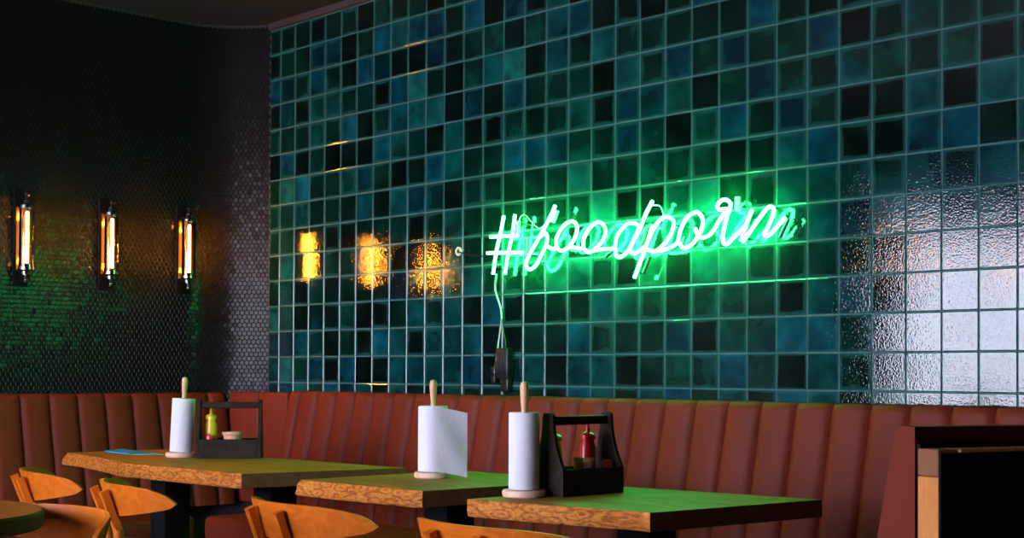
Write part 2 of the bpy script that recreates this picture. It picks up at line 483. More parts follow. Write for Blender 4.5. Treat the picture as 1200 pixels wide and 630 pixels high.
def seat_and_base(u0, u1, place, parent, d0=.02, d1=.62):
    def bx_(name, a, b, c, d, z0, z1, bev, mat):
        t = bmesh.new(); box(t, a, b, c, d, z0, z1, bev, 3)
        for v in t.verts: v.co = Vector(place(v.co.x, v.co.y, v.co.z))
        return obj(name, t, mat, parent)
    bx_('seat', u0, u1, d0, d1, .31, .43, .03, M['leather'])
    bx_('plinth', u0+.01, u1-.01, d0, d1-.06, .0, .31, .004, M['black'])

bq = thing('banquette', 'long red-brown leather channelled banquette running under the green tiled wall', 'banquette')
pb = lambda u, d, z: (u, -d-.004, z)
channel_back('backrest', [.226]+[.3155+.1473*k for k in range(0, 50)], TOP, pb, bq)
seat_and_base(.30, 7.5, pb, bq)
lb = thing('banquette', 'dark brown leather channelled banquette under the three wall lamps', 'banquette')
pl_ = lambda u, d, z: (-.345+d, u, z)
seams = [-.158, -.262]+[-.405-.1435*k for k in range(0, 33)]
channel_back('backrest', seams[::-1], .996, pl_, lb, depth=.105)
seat_and_base(-5.2, -.64, pl_, lb)
# filler pads turning the corner between both benches
cf = thing('corner_pad', 'flat red-brown leather pads filling the corner between the two banquettes', 'upholstered pad')
for (xa, ya, xb, yb) in ((-.232, -.150, -.005, -.126), (-.003, -.126, .222, -.102)):
    bm = bmesh.new(); L_ = math.hypot(xb-xa, yb-ya); an = math.atan2(yb-ya, xb-xa)
    box(bm, 0, L_, 0, .05, .44, 1.0, .012, 3)
    bmesh.ops.transform(bm, matrix=Matrix.Translation((xa, ya, 0)) @ Matrix.Rotation(an, 4, 'Z'), verts=bm.verts)
    obj('pad', bm, M['leather'], cf)
bm = bmesh.new()
vs = [bm.verts.new((x, y, .993)) for x, y in ((-.24, -.145), (.22, -.095), (.22, -.006), (-.085, -.006), (-.2, -.075), (-.24, -.12))]
f = bm.faces.new(vs); r = bmesh.ops.extrude_face_region(bm, geom=[f])
for v in [g for g in r['geom'] if isinstance(g, bmesh.types.BMVert)]: v.co.z = .45
obj('backing', bm, M['leather'], cf, smooth=False)

# ------------------------------------------------------------------ wall lamps
def wall_lamp(y, label):
    t = thing('wall_lamp', label, 'wall lamp', (-.347, y, 0), 0, 'tubular wall lamps on the black mosaic wall')
    zb, zt = 1.588, 1.867; X = .072
    bm = bmesh.new(); box(bm, 0, .016, -.036, .036, 1.50, 1.955, .004); obj('backplate', bm, M['black'], t)
    bm = bmesh.new(); box(bm, .0162, .0205, -.026, .026, zb-.01, zt+.01, .001); obj('reflector', bm, M['brass'], t)
    for z, s in ((zb, -1), (zt, 1)):
        bm = bmesh.new(); a, b = sorted((z, z+s*.030)); box(bm, .014, X-.02, -.011, .011, a+.006, b-.004, .003); obj('bracket', bm, M['black'], t)
        bm = bmesh.new()
        pr_ = [(0, 0), (.037, 0), (.037, .012), (.026, .020), (.024, .036), (.015, .042), (.012, .056), (.016, .062), (.014, .072), (0, .078)]
        if s > 0: lathe(bm, [(r, h-.001) for r, h in pr_], X, 0, z)
        else: lathe(bm, [(r, -h+.001) for r, h in pr_][::-1], X, 0, z)
        obj('cap', bm, M['chrome' if s > 0 else 'chrome'], t)
    bm = bmesh.new(); lathe(bm, [(.034, zb+.001), (.034, zt-.001)], X, 0, 0, 40); lathe(bm, [(.0325, zt-.001), (.0325, zb+.001)], X, 0, 0, 40)
    obj('glass_cylinder', bm, M['glass'], t)
    bm = bmesh.new(); lathe(bm, [(0, zb+.012), (.012, zb+.012), (.0175, zb+.028), (.0175, zt-.03), (.010, zt-.016), (0, zt-.012)], X, 0, 0, 28)
    b = obj('bulb', bm, M['amber'], t)
    bm = bmesh.new(); lathe(bm, [(0, zb+.02), (.0055, zb+.02), (.0055, zt-.02), (0, zt-.02)], X+.007, 0, 0, 16); obj('filament', bm, M['filament'], b)
    bm = bmesh.new(); lathe(bm, [(.0145, zb+.03), (.0145, zt-.034)], X, 0, 0, 20)
    # added half shell; its emission stands in for amber light on the bulb glass
    bmesh.ops.delete(bm, geom=[v for v in bm.verts if v.co.x > X-.002], context='VERTS')
    obj('glow_shell', bm, M['glowtube'], b)
    bm = bmesh.new(); lathe(bm, [(0, zb), (.014, zb), (.014, zb+.02), (0, zb+.02)], X, 0, 0, 20); obj('socket', bm, M['black'], t)
    return t
for y, lab in ((-1.233, 'tubular glass wall lamp, the one furthest from the tiled wall'), (-.800, 'tubular glass wall lamp in the middle of the three'),
               (-.372, 'tubular glass wall lamp nearest the corner with the tiled wall')):
    wall_lamp(y, lab)

# pendants hanging over the room behind the viewpoint, seen only mirrored in the glaze
for x, lab in ((.74, 'amber globe pendant mirrored in the tiles, the left one'), (1.60, 'amber globe pendant mirrored in the tiles, the right one')):
    t = thing('pendant_lamp', lab, 'pendant lamp', (x, -4.75, 0), 0, 'amber pendants near the windows')
    bm = bmesh.new(); tube(bm, [(0, 0, 2.02), (0, 0, CEIL-.002)], .004, 8); obj('cord', bm, M['black'], t)
    bm = bmesh.new(); lathe(bm, [(0, 1.985), (.03, 1.985), (.035, 2.01), (.02, 2.04), (0, 2.045)]); obj('cap', bm, M['black'], t)
    bm = bmesh.new(); lathe(bm, [(.058*math.sin(PI*k/12)+1e-7*(k in (0, 12)), 1.927-.058*math.cos(PI*k/12)) for k in range(13)]); obj('globe', bm, M['globe'], t)

# ------------------------------------------------------------------ neon sign
SIGN = [
('character', [[(1.762,1.765),(1.742,1.691),(1.717,1.617),(1.697,1.523)], [(1.825,1.766),(1.809,1.686),(1.786,1.613),(1.764,1.52)],
  [(1.679,1.682),(1.763,1.679),(1.85,1.676)], [(1.653,1.615),(1.763,1.61),(1.873,1.605)]]),
('character', [[(2.069,1.783),(2.045,1.746),(2.009,1.7),(1.966,1.648),(1.917,1.59),(1.898,1.554),(1.92,1.532),(1.958,1.547),(1.988,1.586),(2.016,1.627),(2.024,1.66),(2.007,1.678),(1.985,1.663)]]),
('character', [[(2.016,1.627),(2.045,1.612),(2.074,1.611),(2.077,1.65),(2.105,1.688),(2.14,1.709),(2.173,1.711),(2.193,1.69),(2.188,1.658),(2.166,1.627),(2.128,1.602),(2.097,1.6),(2.078,1.615)]]),
('character', [[(2.150,1.612),(2.182,1.606),(2.225,1.602),(2.229,1.635),(2.252,1.669),(2.285,1.693),(2.314,1.699),(2.342,1.680),(2.348,1.65),(2.325,1.617),(2.285,1.59),(2.253,1.584),(2.229,1.602)]]),
('character', [[(2.285,1.589),(2.345,1.591),(2.395,1.594),(2.407,1.632),(2.433,1.662),(2.467,1.681),(2.504,1.679),(2.521,1.668)], [(2.395,1.592),(2.401,1.561),(2.429,1.557),(2.46,1.577),(2.49,1.618),(2.521,1.664)],
  [(2.592,1.759),(2.557,1.71),(2.527,1.655),(2.491,1.606),(2.479,1.581),(2.493,1.565),(2.523,1.571),(2.55,1.586)]]),
('character', [[(2.592,1.665),(2.557,1.582),(2.527,1.524),(2.501,1.471)], [(2.55,1.584),(2.583,1.64),(2.621,1.683),(2.657,1.694),(2.69,1.675),(2.683,1.636),(2.647,1.594),(2.602,1.568),(2.563,1.575)]]),
('character', [[(2.602,1.567),(2.658,1.571),(2.713,1.592),(2.729,1.636),(2.759,1.681),(2.803,1.7),(2.831,1.681),(2.835,1.648),(2.812,1.608),(2.781,1.58),(2.745,1.571),(2.723,1.592)]]),
('character', [[(2.800,1.640),(2.815,1.612),(2.838,1.603),(2.876,1.617),(2.904,1.65),(2.932,1.683),(2.945,1.700),(2.914,1.700),(2.903,1.713),(2.917,1.73),(2.941,1.734),(2.963,1.72),(2.96,1.698),(2.948,1.673),(2.936,1.633),(2.929,1.601),(2.933,1.579),(2.948,1.573),(2.971,1.589),(3.001,1.611),(3.03,1.634)]]),
('character', [[(3.06,1.688),(3.041,1.652),(3.023,1.612),(3.011,1.58)], [(3.013,1.578),(3.032,1.595),(3.058,1.624),(3.093,1.661),(3.12,1.688),(3.138,1.693),(3.15,1.681),(3.143,1.655),(3.123,1.62),(3.11,1.598),(3.123,1.592),(3.145,1.604),(3.177,1.632),(3.199,1.65)]]),
]
sg = thing('neon_sign', 'glowing green neon script sign reading #foodporn on the tiled wall', 'neon sign', (2.4, -.005, 1.45))
off = Vector((2.4, -.005, 1.45)); SY = -.064
for nm, strokes in SIGN:
    bm = bmesh.new()
    for k, s in enumerate(strokes):
        pts = catmull([(x, SY+.006*((k % 2)-.5), z) for x, z in s], 7)
        tube(bm, [p-off for p in pts], .0062, 10)
    obj(nm, bm, M['neon'], sg)
for s in ([(1.885, 1.67), (1.878, 1.60)], [(2.235, 1.655), (2.262, 1.693)], [(2.372, 1.585), (2.345, 1.572), (2.33, 1.562)], [(2.545, 1.66), (2.515, 1.59)],
          [(2.560, 1.552), (2.527, 1.488)], [(2.735, 1.615), (2.715, 1.580)], [(3.062, 1.655), (3.040, 1.615)], [(3.20, 1.648), (3.165, 1.585)]):
    bm = bmesh.new(); tube(bm, [Vector((x, SY+.020, z))-off for x, z in s], .0072, 8); obj('masked_tube', bm, M['blockout'], sg)
for s in ([(1.844, 1.737), (1.859, 1.759), (1.885, 1.759), (1.916, 1.732), (1.962, 1.699), (2.002, 1.712)], [(2.585, 1.744), (2.619, 1.738), (2.636, 1.708), (2.636, 1.680)]):
    bm = bmesh.new(); tube(bm, [p-off for p in catmull([(x, SY+.008, z) for x, z in s], 6)], .0030, 8); obj('lead_wire', bm, M['white'], sg)
for (x, z, a) in ((1.838, 1.712, 0), (2.052, 1.742, .5), (2.985, 1.716, 0)):
    bm = bmesh.new(); d = Vector((math.sin(a), 0, math.cos(a)))*.026; c = Vector((x, SY+.012, z))-off
    tube(bm, [c-d, c+d], .0105, 12); obj('electrode_cap', bm, M['white'], sg)
for (x, z) in ((1.70, 1.545), (1.817, 1.73), (1.917, 1.59), (2.04, 1.742), (2.14, 1.709), (2.285, 1.588), (2.40, 1.575), (2.575, 1.735), (2.51, 1.49), (2.69, 1.66), (2.8, 1.70), (2.95, 1.733), (3.012, 1.59), (3.13, 1.692)):
    bm = bmesh.new(); p = Vector((x, 0, z))-off
    tube(bm, [Vector((p.x, SY+.010, p.z)), Vector((p.x, .002, p.z))], .0032, 8); obj('standoff', bm, M['glass'], sg)
# wiring and transformer
bm = bmesh.new(); tube(bm, catmull([(1.700, -.05, 1.522), (1.660, -.02, 1.46), (1.685, -.012, 1.383), (1.691, -.012, 1.328), (1.674, -.012, 1.238), (1.668, -.020, 1.157)], 8), .0042, 8)
tag(obj('power_cable', bm, M['white']), 'thin pale cable hanging from the neon sign to the black transformer', 'cable')
bm = bmesh.new(); tube(bm, catmull([(1.693, -.013, 1.335), (1.700, -.012, 1.29), (1.713, -.012, 1.25), (1.724, -.018, 1.212)], 8), .003, 8)
tag(obj('power_cable', bm, M['blackpl']), 'short black cable joining the pale sign cable above the transformer', 'cable')
bm = bmesh.new(); tube(bm, catmull([(1.655, -.052, 1.613), (1.60, -.03, 1.607), (1.547, -.012, 1.612), (1.474, -.010, 1.620), (1.412, -.016, 1.638)], 8), .0035, 8)
tag(obj('power_cable', bm, M['blackpl']), 'black cable running left from the neon hash mark to a wall grommet', 'cable')
g = thing('wall_grommet', 'small round white grommet with red centre left of the neon sign', 'grommet', (1.405, -.005, 1.640))
bm = bmesh.new(); lathe(bm, [(.010, 0), (.020, 0), (.020, .005), (.017, .008), (.011, .008), (.010, 0)], M=Matrix.Rotation(PI/2, 4, 'X')); obj('ring', bm, M['white'], g)
bm = bmesh.new(); lathe(bm, [(0, 0), (.0105, 0), (.0105, .005), (0, .006)], M=Matrix.Rotation(PI/2, 4, 'X')); obj('core', bm, M['redplug'], g)
tr = thing('transformer', 'black neon transformer box hanging just above the banquette', 'transformer', (1.727, -.006, 1.06))
bm = bmesh.new(); box(bm, -.036, .036, -.038, -.001, .02, .150, .006, 3); obj('housing', bm, M['blackpl'], tr)
bm = bmesh.new()
for k in range(5): box(bm, -.032+k*.014, -.024+k*.014, -.041, -.037, .035, .135, .001)
obj('cooling_rib', bm, M['blackpl'], tr)
bm = bmesh.new(); box(bm, -.064, -.037, -.042, -.006, .0, .070, .006, 3); tube(bm, [(-.052, -.022, .065), (-.058, -.016, .095)], [.009, .005], 10); obj('plug', bm, M['blackpl'], tr)
bm = bmesh.new(); lathe(bm, [(0, 0), (.011, 0), (.011, .003), (0, .004)], M=Matrix.Translation((-.050, -.042, .035)) @ Matrix.Rotation(PI/2, 4, 'X')); obj('pin_socket', bm, M['chrome'], tr)
bm = bmesh.new(); box(bm, -.02, .03, -.03, -.004, -.035, .021, .005, 3); obj('cable_gland', bm, M['blackpl'], tr)

# ------------------------------------------------------------------ tables
def slab_table(name, label, outline, front_n, bulge, legs, seed, zt=.75, th=.05):
    """outline: points counter-clockwise starting with the live front edge (first front_n+1 points)"""
    cx = sum(p[0] for p in outline)/len(outline); cy = sum(p[1] for p in outline)/len(outline)
    t = thing(name, label, 'table', (cx, cy, 0), 0, 'slab tables along the banquette')
    pts = []; n = len(outline); rg = random.Random(seed)
    for i in range(n):
        a, b = Vector(outline[i]), Vector(outline[(i+1) % n]); L = (b-a).length; k = max(2, int(L/.025)); fr = i < front_n
        for j in range(k):
            p = a.lerp(b, j/k)
            pts.append((p.x, p.y, fr, (b-a).normalized()))
    def row(dz, out_, wob, sc):
        r = []
        for x, y, fr, d in pts:
            nx, ny = d.y, -d.x
            w = noise.noise(Vector((x*7+seed, y*7, dz*30+sc)))*wob+noise.noise(Vector((x*26+seed, y*26, dz*60)))*wob*.5 if fr else noise.noise(Vector((x*9, y*9, seed)))*.0015
            o = (out_ if fr else 0)+w
            r.append((x+nx*o-cx, y+ny*o-cy, zt+dz))
        return r
    rows = [row(0, -.003, .005, 0), row(-.004, .0, .006, 0), row(-.016, bulge*.35, .007, 1), row(-.030, bulge*.7, .008, 2), row(-.044, bulge, .007, 3), row(-th, bulge-.004, .006, 3)]
    verts = [p for r in rows for p in r]; N = len(pts); faces = []; fm = []
    faces.append(tuple(range(N))); fm.append(0)
    for i in range(len(rows)-1):
        for j in range(N):
            faces.append((i*N+j, (i+1)*N+j, (i+1)*N+(j+1) % N, i*N+(j+1) % N)); fm.append(1 if pts[j][2] else 2)
    faces.append(tuple((len(rows)-1)*N+j for j in range(N))[::-1]); fm.append(0)
    bm = bmesh.new(); me = bpy.data.meshes.new('t'); me.from_pydata(verts, [], faces)
    me.polygons.foreach_set('material_index', fm); bm.from_mesh(me); bpy.data.meshes.remove(me)
    o = obj('tabletop', bm, [M['top'], M['burl'], M['endgrain']], t, sharp=40)
    for (x, y) in legs:
        bm = bmesh.new(); box(bm, x-.06-cx, x+.06-cx, y-.06-cy, y+.06-cy, .010, zt-th-.008, .004); l = obj('leg', bm, M['black'], t)
        bm = bmesh.new(); box(bm, x-.15-cx, x+.15-cx, y-.22-cy, y+.22-cy, 0, .010, .002); obj('foot_plate', bm, M['black'], l)
        bm = bmesh.new(); box(bm, x-.12-cx, x+.12-cx, y-.2-cy, y+.2-cy, zt-th-.008, zt-th, .002); obj('mounting_plate', bm, M['black'], l)
    return t
slab_table('dining_table', 'long wooden slab table furthest left, holding the blue card', [(.327, -1.316), (.72, -1.372), (1.16, -1.472), (1.55, -1.452), (1.905, -1.436), (2.028, -.797), (1.2, -.835), (.356, -.839)], 4, .022, [(.80, -1.08), (1.58, -1.08)], 5)
slab_table('dining_table', 'square slab table in the middle, holding only a paper roll', [(2.251, -1.433), (2.56, -1.428), (2.858, -1.409), (2.900, -.70), (2.245, -.729)], 2, .020, [(2.575, -1.06)], 9)
slab_table('dining_table', 'slab table on the right, its top lit bright green', [(3.149, -1.488), (3.45, -1.441), (3.748, -1.389), (3.812, -.724), (3.144, -.816)], 2, -.006, [(3.48, -1.10)], 14)

# ------------------------------------------------------------------ paper towel stands
def towel_stand(loc, label, tail=False, tilt=0, rad=.0445, h=.222):
    t = thing('paper_towel_stand', label, 'paper towel holder', loc, 0, 'paper towel stands on the tables')
    bm = bmesh.new(); lathe(bm, [(0, 0), (.060, 0), (.063, .004), (.063, .016), (.060, .020), (0, .020)], seg=48); obj('base', bm, M['palewood'], t)
    T = Matrix.Translation((0, 0, .0202)) @ Matrix.Rotation(tilt, 4, Vector((-.73, .68, 0)))
    bm = bmesh.new(); lathe(bm, [(0, 0), (.009, 0), (.009, h), (.0085, h+.012), (.0105, h+.03), (.0125, h+.062), (.0128, h+.075), (.010, h+.086), (0, h+.090)], seg=24, M=T); obj('pole', bm, M['handle'], t)
    bm = bmesh.new(); prof = []
    lathe(bm, [(.020, .002), (rad-.001, .002), (rad, .004), (rad, h-.003), (rad-.001, h), (.020, h), (.018, h-.002), (.018, .004), (.020, .002)], seg=56, M=T)
    for v in bm.verts:                                     # soft paper: slight dents and layers
        r = math.hypot(v.co.x, v.co.y)
        if r > .03: k = 1+.012*noise.noise(Vector((v.co.x*40, v.co.y*40, v.co.z*14+loc[0]*9))); v.co.x *= k; v.co.y *= k
    obj('paper_roll', bm, M['paper'], t)
    if tail:
        # loose sheet hanging off the front, pulled towards the right
        bm = bmesh.new(); rows = []; rt = Vector((.684, .730, 0)); cam = Vector((.73, -.68, 0))
        path = []
        for k in range(9):
            a = PI+(k/8)*PI*.62; path.append(rt*math.cos(a)*(rad+.0015)-cam*math.sin(a)*(rad+.0015))
        e0 = path[-1]; tg = (path[-1]-path[-2]).normalized()
        for k in range(1, 11):
            u = k/10; path.append(e0+tg*(.078*u)+rt*(.022*u*u)-cam*(.016*u*u))
        n = len(path)
        for i, p in enumerate(path):
            f = max(0, (i-7)/(n-8)); col = []
            for j in range(15):
                z = .020+.0025+(h-.004)*j/14; col.append(Vector((p.x, p.y, z-.021*f**1.4))+cam*(.004*f*math.sin(j*.5+i*.4)))
            rows.append(col)
        for c1 in rows[:]: pass
        V = [[bm.verts.new(v) for v in c] for c in rows]; W = [[bm.verts.new(v-cam*.0008-rt*.0004) for v in c] for c in rows]
        for i in range(n-1):
            for j in range(14):
                bm.faces.new((V[i][j], V[i+1][j], V[i+1][j+1], V[i][j+1])); bm.faces.new((W[i][j], W[i][j+1], W[i+1][j+1], W[i+1][j]))
        for i in range(n-1):
            bm.faces.new((V[i][0], W[i][0], W[i+1][0], V[i+1][0])); bm.faces.new((V[i][14], V[i+1][14], W[i+1][14], W[i][14]))
        for i in (0, n-1):
            for j in range(14): bm.faces.new((V[i][j], V[i][j+1], W[i][j+1], W[i][j]))
        obj('loose_sheet', bm, M['paper'], t, sharp=60)
    return t
towel_stand((3.192, -1.306, .75), 'paper towel roll stand beside the caddy on the green-lit right table')
towel_stand((2.457, -1.032, .75), 'paper towel roll stand with a loose sheet on the middle table', tail=True, rad=.049)
towel_stand((.910, -1.095, .75), 'paper towel roll stand on the left table, leaning slightly', tilt=math.radians(2.6), rad=.047)

# ------------------------------------------------------------------ condiment caddies and contents
CL, CW, CH, CB = .262, .125, .240, .078
def caddy(loc, rz, label):
    t = thing('condiment_caddy', label, 'caddy', loc, rz, 'black wooden condiment caddies')
    for s in (-1, 1):
        bm = bmesh.new(); o = []; hw = CW/2
        half = [(hw, 0), (hw, CB)]
        for k in range(1, 9):
            u = k/8; half.append((hw-(hw-.021)*(1-(1-u)**1.9), CB+(CH-.02-CB)*u))
        half += [(.019, CH-.006), (.013, CH)]
        loop = half+[(-a, b) for a, b in half[::-1]]
        x0, x1 = sorted((s*CL/2, s*(CL/2-.012)))
        A = [bm.verts.new((x0, a, b)) for a, b in loop]; B = [bm.verts.new((x1, a, b)) for a, b in loop]; n = len(loop)
        bm.faces.new(A); bm.faces.new(B[::-1])
        for i in range(n): bm.faces.new((A[i], B[i], B[(i+1) % n], A[(i+1) % n]))
        obj('end_board', bm, M['caddy'], t, smooth=False)
    for s in (-1, 1):
        bm = bmesh.new(); a, b = sorted((s*hw, s*(hw-.010))); box(bm, -CL/2+.0125, CL/2-.0125, a, b, 0, CB, .0015); obj('side_board', bm, M['caddy'], t, smooth=False)
    bm = bmesh.new(); box(bm, -CL/2+.0125, CL/2-.0125, -hw+.0105, hw-.0105, .0, .008); obj('bottom_board', bm, M['caddy'], t, smooth=False)
    bm = bmesh.new(); box(bm, -CL/2+.0125, CL/2-.0125, -.010, .010, CH-.036, CH-.010, .004, 3); obj('handle', bm, M['caddy'], t)
    return t
def place(loc, rz, u, v): c, s = math.cos(rz), math.sin(rz); return (loc[0]+u*c-v*s, loc[1]+u*s+v*c, loc[2]+.0085)
def squeeze(p, mat, label, group, r=.0235, h=.150):
    t = thing('squeeze_bottle', label, 'squeeze bottle', p, 0, group)
    bm = bmesh.new(); lathe(bm, [(0, 0), (r-.002, 0), (r, .004), (r, h*.28), (r-.0012, h*.31), (r, h*.34), (r, h*.84), (r-.004, h*.93), (r-.006, h)]); obj('body', bm, mat, t)
    bm = bmesh.new(); lathe(bm, [(r-.003, h-.001), (r-.001, h), (r-.001, h+.012), (r-.007, h+.017), (.0065, h+.021), (.0032, h+.050), (.0018, h+.052), (0, h+.052)]); obj('nozzle_cap', bm, mat, t)
    return t
def pot(p, label, r=.037, h=.098):
    t = thing('dip_pot', label, 'pot', p, 0, 'dip pots in the caddies')
    bm = bmesh.new(); lathe(bm, [(0, 0), (r*.70, 0), (r*.74, .003), (r*.80, h*.35), (r*.88, h-.012), (r, h-.010), (r, h), (r*.92, h), (r*.84, h-.012), (r*.72, .008), (0, .008)], seg=36); obj('body', bm, M['pot'], t)
    bm = bmesh.new(); lathe(bm, [(0, h-.014), (r*.82, h-.014), (r*.80, h-.010), (0, h-.009)], seg=30); obj('dip', bm, M['redplug'], t)
    return t
def jar(p, label):
    t = thing('spice_jar', label, 'jar', p, 0, 'small jars in the caddies')
    bm = bmesh.new(); lathe(bm, [(0, 0), (.017, 0), (.018, .003), (.018, .058), (.014, .064), (.014, .068), (0, .068)]); obj('body', bm, M['darkglass'], t)
    bm = bmesh.new(); lathe(bm, [(0, .0685), (.016, .0685), (.016, .082), (.013, .088), (0, .090)]); obj('lid', bm, M['red'], t)
    return t
def dark_bottle(p, label):
    t = thing('sauce_bottle', label, 'bottle', p, 0)
    bm = bmesh.new(); lathe(bm, [(0, 0), (.022, 0), (.024, .004), (.024, .098), (.019, .115), (.0095, .128), (.0095, .146), (0, .146)]); obj('body', bm, M['darkglass'], t)
    bm = bmesh.new(); lathe(bm, [(0, .1465), (.0125, .1465), (.0125, .163), (0, .164)]); obj('screw_cap', bm, M['blackpl'], t)
    return t
c3 = (3.222, -1.112, .75); r3 = math.radians(91)
caddy(c3, r3, 'black wooden condiment caddy holding the red squeeze bottle, right table')
squeeze(place(c3, r3, -.080, .022), M['yellow'], 'yellow mustard squeeze bottle in the right-hand table caddy', 'yellow mustard bottles')
squeeze(place(c3, r3, .062, .020), M['red'], 'red ketchup squeeze bottle in the right-hand table caddy', 'ketchup bottles')
pot(place(c3, r3, .004, -.016), 'small tan dip pot in front of the red ketchup bottle', r=.033)
jar(place(c3, r3, .094, -.030), 'small jar with red lid in the right-hand table caddy')
c1 = (1.074, -.964, .75); r1 = math.radians(51)
caddy(c1, r1, 'dark wooden condiment caddy holding the yellow bottle, left table')
squeeze(place(c1, r1, -.080, .018), M['yellow'], 'yellow mustard squeeze bottle in the left table caddy', 'yellow mustard bottles')
pot(place(c1, r1, .012, -.010), 'pinkish tan dip pot in the left table caddy', r=.042)
jar(place(c1, r1, -.078, -.032), 'small jar with red lid in front of the left mustard bottle')
bm = bmesh.new()
vs = [bm.verts.new((x, y, .7508)) for x, y in ((.372, -1.160), (.655, -1.195), (.600, -1.060), (.300, -1.040))]
f = bm.faces.new(vs); r = bmesh.ops.extrude_face_region(bm, geom=[f])
for v in [g for g in r['geom'] if isinstance(g, bmesh.types.BMVert)]: v.co.z += .005
cd = tag(obj('menu_card', bm, M['blue'], smooth=False), 'bright blue card lying flat on the left slab table', 'card')
bm = bmesh.new()
vs = [bm.verts.new((x, y, .7508)) for x, y in ((.660, -1.190), (.735, -1.075), (.605, -1.055))]
f = bm.faces.new(vs); r = bmesh.ops.extrude_face_region(bm, geom=[f])
for v in [g for g in r['geom'] if isinstance(g, bmesh.types.BMVert)]: v.co.z += .002
lf = obj('leaflet_corner', bm, M['bluepale'], cd, smooth=False)

# ------------------------------------------------------------------ chairs
R_, TH = .42, math.radians(50)
def back_mesh(ztop=.745, hc=.108, thick=.012):
    nu, nv = 40, 10; F, B = [], []
    for i in range(nu+1):
        s = -1+2*i/nu; th = TH*s; a = abs(s)
        top = ztop-.003*a*a-.036*a**5
        bot = ztop-hc+.052*max(0, a-.12)**1.4
        if bot > top-.012: m_ = (top+bot)/2; bot = m_-.006; top = m_+.006
        e = math.sqrt(max(0, 1-((a-.88)/.12)**2)) if a > .88 else 1
        m_ = (top+bot)/2; top = m_+(top-m_)*max(e, .12); bot = m_-(m_-bot)*max(e, .12)
        cf_, cb_ = [], []
        for j in range(nv+1):
            z = bot+(top-bot)*j/nv; lean = (ztop-z)*.30
            for rad, L in ((R_-thick/2, cf_), (R_+thick/2, cb_)):
                q = rad
                L.append(Vector((q*math.sin(th), R_-q*math.cos(th)+lean, z)))
        F.append(cf_); B.append(cb_)
    bm = bmesh.new()
    VF = [[bm.verts.new(p) for p in c] for c in F]; VB = [[bm.verts.new(p) for p in c] for c in B]
    for i in range(nu):
        for j in range(nv):
            bm.faces.new((VF[i][j], VF[i+1][j], VF[i+1][j+1], VF[i][j+1])); bm.faces.new((VB[i][j], VB[i][j+1], VB[i+1][j+1], VB[i+1][j]))
        bm.faces.new((VF[i][0], VB[i][0], VB[i+1][0], VF[i+1][0])); bm.faces.new((VF[i][nv], VF[i+1][nv], VB[i+1][nv], VB[i][nv]))
    for i in (0, nu):
        for j in range(nv): bm.faces.new((VF[i][j], VF[i][j+1], VB[i][j+1], VB[i][j]))
    return bm
def make_chair(loc, rz, label):
    """origin on the floor below the middle of the backrest, sitter faces local +y"""
    t = thing('dining_chair', label, 'chair', loc, rz, 'wooden chairs with curved backrests')
    b = obj('backrest', back_mesh(), M['chairwood'], t, sharp=50)
    for s in (-1, 1):
        bm = bmesh.new(); r = []
        # flattened paddle top running down into a round rear leg
        path = [(s*.084, -.015, .722), (s*.084, -.003, .69), (s*.085, .012, .65), (s*.088, .027, .612), (s*.092, .034, .57), (s*.105, .040, .46), (s*.125, .020, .25), (s*.150, -.035, .0)]
        pts = catmull(path, 5); rad = []
        for p in pts:
            z = p.z; rad.append(.015 if z > .63 else (.0165 if z > .4 else .0165-.005*(.4-z)/.4))
        tube(bm, pts, rad, 16)
        for v in bm.verts:                                       # squarish paddle section above the seat
            if v.co.z > .60:
                k = min(1, (v.co.z-.60)/.05); cx = s*.0845; dx = v.co.x-cx; v.co.x = cx+max(-.0125, min(.0125, dx*(1+.3*k)))
        obj('rear_leg', bm, M['chairwood'], t)
        bm = bmesh.new(); tube(bm, catmull([(s*.17, .40, .435), (s*.185, .42, .2), (s*.20, .445, .0)], 5), [.019]*3+[.017]*4+[.013]*4, 16); obj('front_leg', bm, M['chairwood'], t)
    bm = bmesh.new()
    tube(bm, [(-.105, .05, .40), (.105, .05, .40)], .013, 10); tube(bm, [(-.172, .40, .40), (.172, .40, .40)], .013, 10)
    for s in (-1, 1): tube(bm, [(s*.108, .05, .40), (s*.172, .40, .40)], .013, 10)
    obj('seat_frame', bm, M['chairwood'], t)
    def seatshape(z0, z1, k, mat, name):
        bm = bmesh.new(); N = 48; ring = []
        for i in range(N):
            a = 2*PI*i/N; ca, sa = math.cos(a), math.sin(a); q = 2.6
            x = .225*k*math.copysign(abs(ca)**(2/q), ca); y = .265+.215*k*math.copysign(abs(sa)**(2/q), sa)
            x *= .86+.14*(y-.05)/.43; ring.append((x, y))
        lv = [(.97, z0), (1, z0+.006), (1, z1-.010), (.975, z1-.003), (.90, z1), (.5, z1-.004), (.02, z1-.005)]
        R = [[bm.verts.new((x*f, .265+(y-.265)*f, z)) for x, y in ring] for f, z in lv]
        for A, B in zip(R, R[1:]):
            for i in range(N): bm.faces.new((A[i], A[(i+1) % N], B[(i+1) % N], B[i]))
        bm.faces.new(R[0][::-1]); bm.faces.new(R[-1]); return obj(name, bm, mat, t)
    seatshape(.415, .436, 1, M['chairwood'], 'seat'); seatshape(.4365, .468, .94, M['olive'], 'seat_pad')
    return t
R = math.radians
ch = make_chair((1.157, -1.893, 0), R(-17.5), 'wooden chair at the far left table, leftmost of all the curved backrests')
dup(ch, (1.860, -1.933, 0), R(-17), 'wooden chair second from left, before the black leg of the left table')
dup(ch, (2.799, -1.919, 0), R(-7), 'orange-brown wooden chair in front of the middle slab table')
dup(ch, (3.599, -1.916, 0), R(-1), 'wooden chair at bottom centre whose backrest top just enters the picture')
dup(ch, (2.610, -2.375, 0), R(184), 'wooden chair at bottom left turned to face the small dark round table')
t = thing('round_table', 'dark round table cut off at the left picture edge', 'table', (2.472, -2.862, 0))
